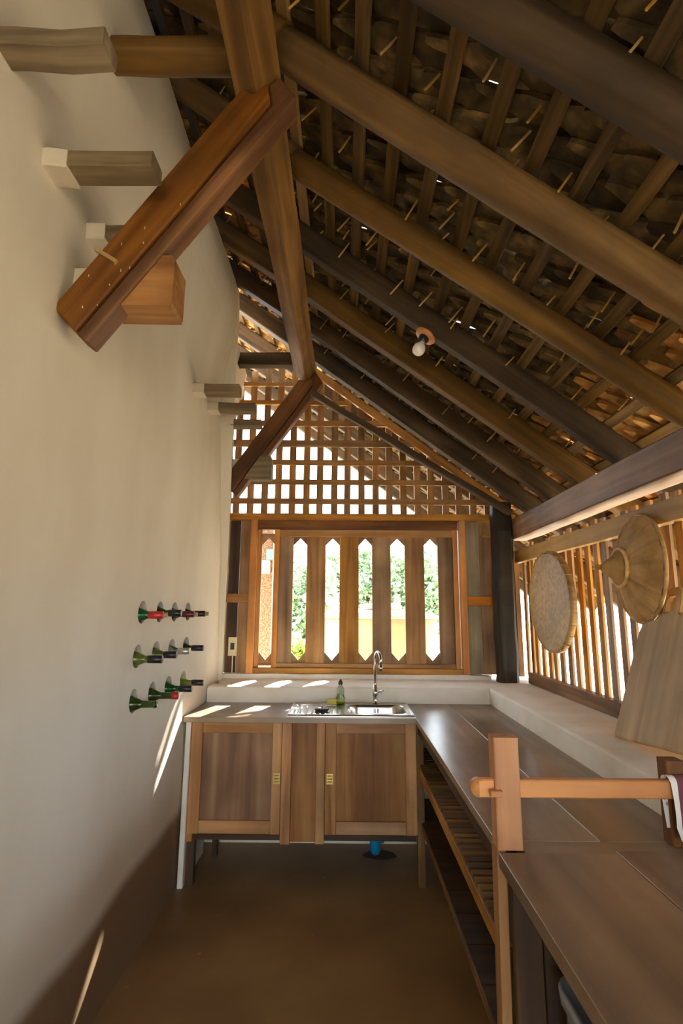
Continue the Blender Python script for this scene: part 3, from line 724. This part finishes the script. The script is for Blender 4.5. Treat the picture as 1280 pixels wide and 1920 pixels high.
link('liquid', lathe([(0, .002), (.025, .002), (.0262, .01), (.0255, .034), (.0195, .05), (.0215, .06), (0, .06)], 24), 'soap', dsb, T(-.02, 3.385, .86))
link('label_sticker', lathe([(.0285, .014), (.0285, .03)], 24), 'grass', dsb, T(-.02, 3.385, .8585))
link('cap', lathe([(0, .115), (.014, .115), (.014, .13), (.008, .135), (.007, .143), (0, .144)], 18), 'green', dsb, T(-.02, 3.385, .86))
sp = box('sponge', -.10, -.045, 3.325, 3.37, .862, .888, 'sponge', None, ch=.006); tag(sp, 'yellow sponge beside the dish soap bottle', 'sponge')
# power socket
so = root('power_socket', (-.79, 3.89, 1.18), 'cream power socket plate on the boards left of the window', 'socket')
box('cover_plate', -.835, -.772, 3.878, 3.888, 1.098, 1.228, 'cream', so, ch=.003); box('socket_insert', -.818, -.790, 3.874, 3.880, 1.142, 1.187, 'dkbrown', so, ch=.002)
box('cable_trunk', -.806, -.800, 3.892, 3.898, .98, 1.098, 'white', so, ch=.001)
# drain pipe and broken floor
pp = root('drain_pipe', (.19, 3.40, 0), 'bright blue plastic drain elbow below the sink cabinet', 'pipe')
link('pipe_elbow', tube([(.19, 3.40, .30), (.19, 3.40, .06), (.19, 3.41, .035), (.195, 3.43, .025)], [.03, .03, .03, .03], 18), 'pipe', pp)
link('pipe_stub', tube([(.20, 3.42, .075), (.24, 3.44, .075)], .016, 12), 'pipe', pp)
bh = bmesh.new(); ps = []
for k in range(15):
    a = 2*math.pi*k/15; ps.append(bh.verts.new((.215+.105*math.cos(a)*R.uniform(.85, 1.1), 3.42+.065*math.sin(a)*R.uniform(.8, 1.1), .0015)))
cc = bh.verts.new((.21, 3.43, .004))
for k in range(15): bh.faces.new((ps[k], ps[(k+1) % 15], cc))
tag(link('floor_patch', from_bm(bh), 'earth'), 'rough broken patch of cement round the blue pipe', 'patch')
# bare bulb
lb = root('light_bulb', (.4, 2.4, 2.775), 'unlit bare bulb in a black holder on a wooden rose under a rafter', 'lamp')
nr = V(-TR, 0, -1).normalized(); c0 = V(.40, 2.40, zu(.40)-.001)
Bm = basis(c0, c0+nr, (0, 1, 0))
link('ceiling_rose', lathe([(0, 0), (.055, 0), (.056, .006), (.05, .016), (.022, .018), (0, .018)], 28, 'X'), 'orange', lb, Bm)
dv = V(-.35, -.35, -.85).normalized(); B2 = basis(c0+nr*.015, c0+nr*.015+dv, (0, 1, 0))
link('lamp_holder', lathe([(0, 0), (.026, 0), (.027, .015), (.021, .022), (.02, .045), (0, .045)], 20, 'X'), 'blackp', lb, B2)
link('bulb', lathe([(.0, .035), (.013, .036), (.014, .05), (.018, .06), (.028, .078), (.031, .095), (.028, .112), (.018, .124), (0, .13)], 24, 'X'), 'bulbglass', lb, B2)

# ------------------------------------------------------------------ bottles in the wall
BT = [  # y, z, tip x, glass, foil, foil from, cork, label
    (BY[0], 1.398, -.80, 'glassd', 'red', 1, 'bottle neck with bright red foil, top row nearest'),
    (BY[1], 1.408, -.79, 'glassg', 'blk', 0, 'bottle neck with black foil, second in the top row'),
    (BY[2], 1.386, -.79, 'glassg', 'wine', 1, 'bottle neck with wine-red foil, third in the top row'),
    (BY[3], 1.402, -.79, 'glassg', 'blk', 1, 'dark bottle neck with cork, farthest in the top row'),
    (BY[0], 1.205, -.79, 'glassl', 'blk', 0, 'yellow-green bottle neck with black foil, middle row nearest'),
    (BY[1], 1.215, -.80, 'glassl', 'blk', 0, 'bottle neck with black foil, second in the middle row'),
    (BY[2], 1.203, -.80, 'glassc', 'silver', 0, 'clear bottle neck with pale silver foil, third in the middle row'),
    (BY[3], 1.210, -.79, 'glassg', 'blk', 0, 'green bottle neck with black foil, farthest in the middle row'),
    (BY[0], 1.030, -.80, 'glassg', None, 0, 'bare olive-green bottle neck without foil, bottom row nearest'),
    (BY[1], 1.030, -.78, 'glassg', 'red', 0, 'green bottle neck with red foil at the tip, second in the bottom row'),
    (BY[2], 1.012, -.78, 'glassd', 'blk', 0, 'bright green bottle neck with dark tip, third in the bottom row'),
    (BY[3], 1.000, -.78, 'glassl', 'blk', 0, 'yellow-green bottle neck with black foil, farthest in the bottom row')]
for (y, z, tip, gl, foil, ck, lab) in BT:
    o = root('wine_bottle', (-1.0, y, z), lab, 'bottle', 'wine bottles set in holes in the plaster wall')
    tip += .015
    zc = z
    hz = min(HOLES, key=lambda h: abs(h[0]-y)+abs(h[1]-z))[1]
    rb = .036 - min(.006, 0)
    prof = [(0, 0), (rb*.9, 0), (rb, .006), (rb, .145), (rb*.93, .162), (rb*.7, .182), (.019, .197), (.0148, .207)]
    Ln = tip-(-1.055)
    prof = [(r, h) for r, h in prof]+[(.0142, Ln-.012), (.0155, Ln-.011), (.0155, Ln-.003), (.012, Ln), (0, Ln)]
    link('bottle_glass', lathe(prof, 20, 'X'), gl, o, T(-1.055, y, max(zc, hz-.012)))
    zz = max(zc, hz-.012)
    if foil:
        a = tip-.06 if lab.startswith('green bottle neck with red') is False else tip-.03
        link('foil_cap', lathe([(.0158, 0), (.0165, .001), (.0165, tip-a), (.0150, tip-a+.001), (0, tip-a+.0012)], 18, 'X'), foil, o, T(a, y, zz))
    if ck: link('cork', lathe([(.0, -.002), (.011, 0), (.0115, .018), (0, .019)], 14, 'X'), 'cork', o, T(tip, y, zz))

# ------------------------------------------------------------------ winnowing tray, hat, chopping board
wt = root('winnowing_tray', (1.22, 3.09, 1.485), 'round flat woven bamboo tray hanging on the slatted wall', 'tray')
def weave(Rr, n=30):
    vs, fs = [], []; pitch = 2*Rr/n
    def strip(u, along):
        h = math.sqrt(max(0, Rr*Rr-u*u)); m = max(2, int(2*h/pitch*2)); b0 = len(vs)
        for i in range(m+1):
            s = -h+2*h*i/m; ph = math.cos(math.pi*(s/pitch)+ (math.pi if int(round(u/pitch)) % 2 else 0))*.0016*(1 if along else -1)
            for q in (-pitch*.46, pitch*.46): vs.append((ph, s, u+q) if along else (ph, u+q, s))
        for i in range(m): fs.append((b0+2*i, b0+2*i+2, b0+2*i+3, b0+2*i+1))
    for k in range(n):
        u = -Rr+pitch*(k+.5); strip(u, True); strip(u, False)
    return pyd(vs, fs, 'weave')
tm = Matrix.Translation((1.192, 3.09, 1.485)) @ Matrix.Diagonal((1, 1.04, .97, 1)) @ Matrix.Rotation(math.radians(12), 4, 'X')
tag(link('woven_strips', weave(.285), 'straw', wt, tm), kind='stuff')
link('tray_rim', lathe([(.284, -.004), (.296, -.004), (.298, .03), (.286, .032), (.284, -.004)], 64, 'X'), 'bamboo', wt, tm @ Matrix.Translation((-.004, 0, 0)))
bm = bmesh.new()
for k in range(26):
    a = 2*math.pi*k/26; bmesh.ops.create_cube(bm, size=1, matrix=Matrix.Rotation(a, 4, 'X') @ Matrix.Translation((.010, .291, 0)) @ Matrix.Diagonal((.038, .018, .0035, 1)))
tag(link('rim_binding', from_bm(bm), 'straw', wt, tm), kind='stuff')
ht = root('conical_hat', (1.2, 2.18, 1.6), 'wide conical palm-leaf hat with pointed crown hanging on the slatted wall', 'hat')
def hatmesh(prof, n, pleat):
    vs, fs = [], []
    for r, h in prof:
        for i in range(n):
            a = 2*math.pi*i/n; q = h+pleat*r*(1 if (i//2) % 2 else 0); vs.append((-q, r*math.cos(a), r*math.sin(a)))
    m = len(prof)
    for j in range(m-1):
        for i in range(n): fs.append((j*n+i, j*n+(i+1) % n, (j+1)*n+(i+1) % n, (j+1)*n+i))
    return pyd(vs, fs, 'hat')
hm = Matrix.Translation((1.215, 2.165, 1.605)) @ Matrix.Rotation(math.radians(-6), 4, 'Z') @ Matrix.Rotation(math.radians(2), 4, 'Y')
brim = hatmesh([(.22, 0), (.20, .016), (.16, .04), (.12, .058), (.08, .072), (.066, .078)], 60, .045); link('leaf_brim', brim, 'leafhat', ht, hm)
link('leaf_lining', hatmesh([(.218, -.004), (.16, .03), (.12, .05), (.06, .07), (.001, .075)], 48, 0), 'straw', ht, hm)
link('rim_hoop', lathe([(.214, .006), (.222, .008), (.226, 0), (.222, -.008), (.214, -.006), (.214, .006)], 60, 'X'), 'bamboo', ht, hm)
link('crown_cone', hatmesh([(.078, .074), (.055, .098), (.035, .122), (.014, .150), (.002, .156)], 40, 0), 'leafhat', ht, hm)
link('crown_ring', lathe([(.074, -.07), (.082, -.072), (.086, -.08), (.080, -.088), (.072, -.084), (.074, -.07)], 44, 'X'), 'bamboo', ht, hm)
link('crown_knob', lathe([(0, -.176), (.010, -.172), (.013, -.163), (.009, -.154), (.0, -.15)], 18, 'X'), 'straw', ht, hm)
# chopping board leaning on the slats
cbd = root('chopping_board', (1.02, 1.87, .95), 'large pale wooden chopping board with loop handle leaning on the slatted wall', 'board')
def boardmesh(part):
    # local: u along y (right to left), v up the board
    if part == 0:
        pts = [(.215, 0), (.205, .30), (.198, .42), (.186, .445), (.165, .458), (.09, .462), (.072, .475), (.068, .52), (.058, .56), (.03, .578), (-.03, .578), (-.058, .56), (-.068, .52), (-.072, .475), (-.09, .462), (-.27, .458), (-.30, .44), (-.305, .3), (-.31, 0)]
        hole = [(.034, .485), (.034, .53), (.022, .545), (-.022, .545), (-.034, .53), (-.034, .485)]
    bm = bmesh.new(); th = .022
    o = [bm.verts.new((0, u, v)) for u, v in pts]; h = [bm.verts.new((0, u, v)) for u, v in hole]
    eo = [bm.edges.new((o[i], o[(i+1) % len(o)])) for i in range(len(o))]; eh = [bm.edges.new((h[i], h[(i+1) % len(h)])) for i in range(len(h))]
    bmesh.ops.triangle_fill(bm, use_beauty=True, edges=eo+eh)
    fsx = bm.faces[:]; ex = bmesh.ops.extrude_face_region(bm, geom=fsx)
    for v in ex['geom']:
        if isinstance(v, bmesh.types.BMVert): v.co.x += th
    bmesh.ops.recalc_face_normals(bm, faces=bm.faces)
    sharp = [e for e in bm.edges if len(e.link_faces) == 2 and e.calc_face_angle(0) > 1.2]
    bmesh.ops.bevel(bm, geom=sharp, offset=.004, segments=2, affect='EDGES')
    return from_bm(bm, 'board')
lean = math.atan2(.15, .41)
bmx = Matrix.Translation((1.02, 1.935, .957)) @ Matrix.Rotation(math.radians(-6), 4, 'Z') @ Matrix.Rotation(lean, 4, 'Y') @ Matrix.Translation((0, .215, 0)) @ Matrix.Rotation(math.radians(-7), 4, 'X') @ Matrix.Translation((0, -.215, 0))
me = boardmesh(0)
# grain along the board: turn mesh so local X is 'up the board'
me.transform(Matrix(((0, 0, 1, 0), (0, 1, 0, 0), (-1, 0, 0, 0), (0, 0, 0, 1))))
mback = Matrix(((0, 0, -1, 0), (0, 1, 0, 0), (1, 0, 0, 0), (0, 0, 0, 1)))
link('board_body', me, 'board', cbd, bmx @ mback)

# ------------------------------------------------------------------ foreground rail with cloth
fr = root('towel_rail', (.42, 1.44, 0), 'fresh orange-brown post and crossbar rail standing at the edge of the foreground worktop', 'rail')
box('post', .3815, .444, 1.415, 1.468, .8515, 1.112, 'newwood', fr, ch=.003)
stick('lower_post', (.381, 1.442, 0), (.391, 1.442, .8515), .024, .05, 'tan', fr, up=(0, 1, 0), ch=.002)
box('second_post', .830, .878, 1.445, 1.49, .8505, 1.052, 'beam', fr, ch=.003)
bar = stick('crossbar', (.345, 1.442, .987), (1.02, 1.434, .990), .024, .043, 'newwood', fr, ch=.003)
link('bar_end', lathe([(0, -.012), (.0214, -.012), (.0214, .012), (0, .012)], 24), 'newwood', fr, Matrix.Translation((.345, 1.442, .987)) @ Matrix.Rotation(math.pi/2, 4, 'X'))
box('peg', .366, .395, 1.40, 1.418, .976, .990, 'newwood', fr, ch=.002)
def cloth_mat():
    m, nt, b = nodes('patterned_cloth'); N = nt.nodes; L = nt.links
    tc = N.new('ShaderNodeTexCoord'); v = N.new('ShaderNodeTexVoronoi'); v.inputs['Scale'].default_value = 45
    L.new(tc.outputs['Object'], v.inputs['Vector'])
    r = ramp(nt, [(0, rgb('a25a6a')), (.22, rgb('b98a95')), (.3, rgb('ddd8ce')), (1, rgb('e6e2d8'))]); L.new(v.outputs['Distance'], r.inputs[0])
    sx = N.new('ShaderNodeSeparateXYZ'); L.new(tc.outputs['Object'], sx.inputs[0])
    mr = N.new('ShaderNodeMath'); mr.operation = 'GREATER_THAN'; mr.inputs[1].default_value = .836; L.new(sx.outputs[0], mr.inputs[0])
    mx = N.new('ShaderNodeMix'); mx.data_type = 'RGBA'; mx.inputs[7].default_value = rgb('6d3a45'); L.new(mr.outputs[0], mx.inputs[0]); L.new(r.outputs[0], mx.inputs[6])
    L.new(mx.outputs[2], b.inputs['Base Color']); b.inputs['Roughness'].default_value = .9
    return m
M['cloth'] = cloth_mat()
vs, fs = [], []; nx, nv = 26, 30
for i in range(nx+1):
    for j in range(nv+1):
        u = i/nx; s = j/nv
        # front fall, over the bar, short back fall
        L1 = .135; tot = L1+.05+.12; t = s*tot
        x = .819+.19*u; wv = .006*math.sin(u*19+1)*min(1, abs(t-L1-.02)*9)
        if t < L1: yy, zz = 1.420-wv-.004, 1.012-(L1-t)*1.0
        elif t < L1+.05:
            a = math.pi*(t-L1)/.05; yy, zz = 1.434-.016*math.cos(a), 1.012+.010*math.sin(a)
        else: yy, zz = 1.4515+wv*.4, 1.012-(t-L1-.05)
        if t < .03: x += .012*(1-t/.03)*(1-u)
        vs.append((x+.004*math.sin(s*7), yy, zz))
for i in range(nx):
    for j in range(nv): a = i*(nv+1)+j; fs.append((a, a+nv+1, a+nv+2, a+1))
tag(link('kitchen_cloth', pyd(vs, fs, 'cloth', True), 'cloth'), 'white flowered kitchen cloth hung over the rail at the right edge', 'cloth')

# ------------------------------------------------------------------ outside
tk = root('water_tank', (.41, 6.75, 0), 'round ochre-yellow water tank outside behind the window', 'tank')
link('tank_body', lathe([(0, -.1), (.74, -.1), (.76, .2), (.76, 1.2), (.75, 1.33), (.0, 1.33)], 64), 'tank', tk, T(.41, 6.75, 0))
link('tank_lid', lathe([(.0, 1.33), (.78, 1.33), (.79, 1.36), (.5, 1.42), (.2, 1.45), (0, 1.455)], 48), 'stone', tk, T(.41, 6.75, 0))
for i, (x, y, z, sx, sy, sz, lb_) in enumerate([(.36, 6.45, 1.475, .17, .13, .035, 'flat pale slab lying on the tank lid'), (.62, 6.4, 1.46, .08, .07, .06, 'rounded stone on the tank lid, right of the slab')]):
    bm = bmesh.new(); bmesh.ops.create_icosphere(bm, subdivisions=3, radius=1)
    for v in bm.verts: v.co *= 1+.08*math.sin(5*v.co.x+i)+.06*math.sin(7*v.co.y)
    for v in bm.verts: v.co = Vector((v.co.x*sx+x, v.co.y*sy+y, max(v.co.z, -.6)*sz+z))
    tag(link('stone', from_bm(bm, 'stone', True), 'stone'), lb_, 'stone')
op = root('outdoor_post', (-.70, 4.7, -.1), 'rust-brown outdoor post seen through the left window gap', 'post')
box('post', -.78, -.645, 4.7, 4.78, -.1, 2.24, 'rust', op)
box('electric_box', -.69, -.60, 4.60, 4.70, 1.86, 1.95, 'bluegrey', op); box('box_body', -.745, -.665, 4.62, 4.70, 1.74, 1.855, 'white', op)
def foliage(center, rad, n, size, seed):
    rr = random.Random(seed); vs, fs = [], []
    for _ in range(n):
        while True:
            p = V(rr.uniform(-1, 1), rr.uniform(-1, 1), rr.uniform(-1, 1))
            if .25 < p.length < 1: break
        lump = .75+.25*math.sin(p.x*6+seed)*math.sin(p.z*7+1)*math.cos(p.y*5)
        p = Vector(center)+V(p.x*rad[0], p.y*rad[1], p.z*rad[2])*lump
        d = V(rr.gauss(0, 1), rr.gauss(0, 1), rr.gauss(0, .7)-.3).normalized(); s = d.cross(V(rr.gauss(0, 1), rr.gauss(0, 1), rr.gauss(0, 1))).normalized()
        L = size*rr.uniform(.6, 1.3); w = L*.28; n0 = len(vs); c = d.cross(s)*L*.08
        vs += [tuple(p-d*L*.5), tuple(p+s*w+c), tuple(p+d*L*.5), tuple(p-s*w+c)]
        fs += [(n0, n0+1, n0+2, n0+3)]
    return pyd(vs, fs, 'foliage')
def tree(x, y, h, rad, n, size, mat, seed, label, zc=None):
    o = root('tree', (x, y, -.1), label, 'tree')
    zc = zc or h*.6
    link('trunk', tube([(x, y, -.12), (x+.05, y, zc*.5), (x-.05, y+.05, zc)], [.14, .11, .07], 10), 'bark', o)
    for k in range(5):
        a = k*1.3+seed; link('branch', tube([(x, y, zc*.45), (x+rad[0]*.35*math.cos(a), y+rad[1]*.35*math.sin(a), zc*.9), (x+rad[0]*.6*math.cos(a), y+rad[1]*.6*math.sin(a), zc*1.1)], [.06, .04, .015], 8), 'bark', o)
    tag(link('foliage', foliage((x, y, zc), rad, n, size, seed), mat, o), kind='stuff')
tree(-1.3, 10.5, 3.2, (1.6, 1.2, 1.55), 9000, .17, 'leaf', 1, 'leafy green tree behind the water tank, seen left of middle', 1.35)
tree(2.8, 10.8, 6.4, (1.25, 1.1, 2.2), 12000, .2, 'leaf', 2, 'tall unseen tree added behind the water tank, right of middle, its high crown blocking sun', 5.4)  # out of view, added so the crown keeps sun out of most window gaps
tree(1.75, 12.6, 3.4, (1.2, .8, 1.8), 6000, .17, 'leaf', 7, 'low leafy tree behind the water tank, seen through the right window gaps', 1.6)
tree(.35, 13.0, 3.6, (1.7, 1.0, 1.9), 9000, .18, 'leaf', 5, 'pale green tree farthest behind the water tank, seen through the middle gaps', 1.7)
tree(-.62, 8.0, 1.2, (.5, .4, .65), 2600, .13, 'leafy', 3, 'yellow-green bush beside the left of the water tank', .5)
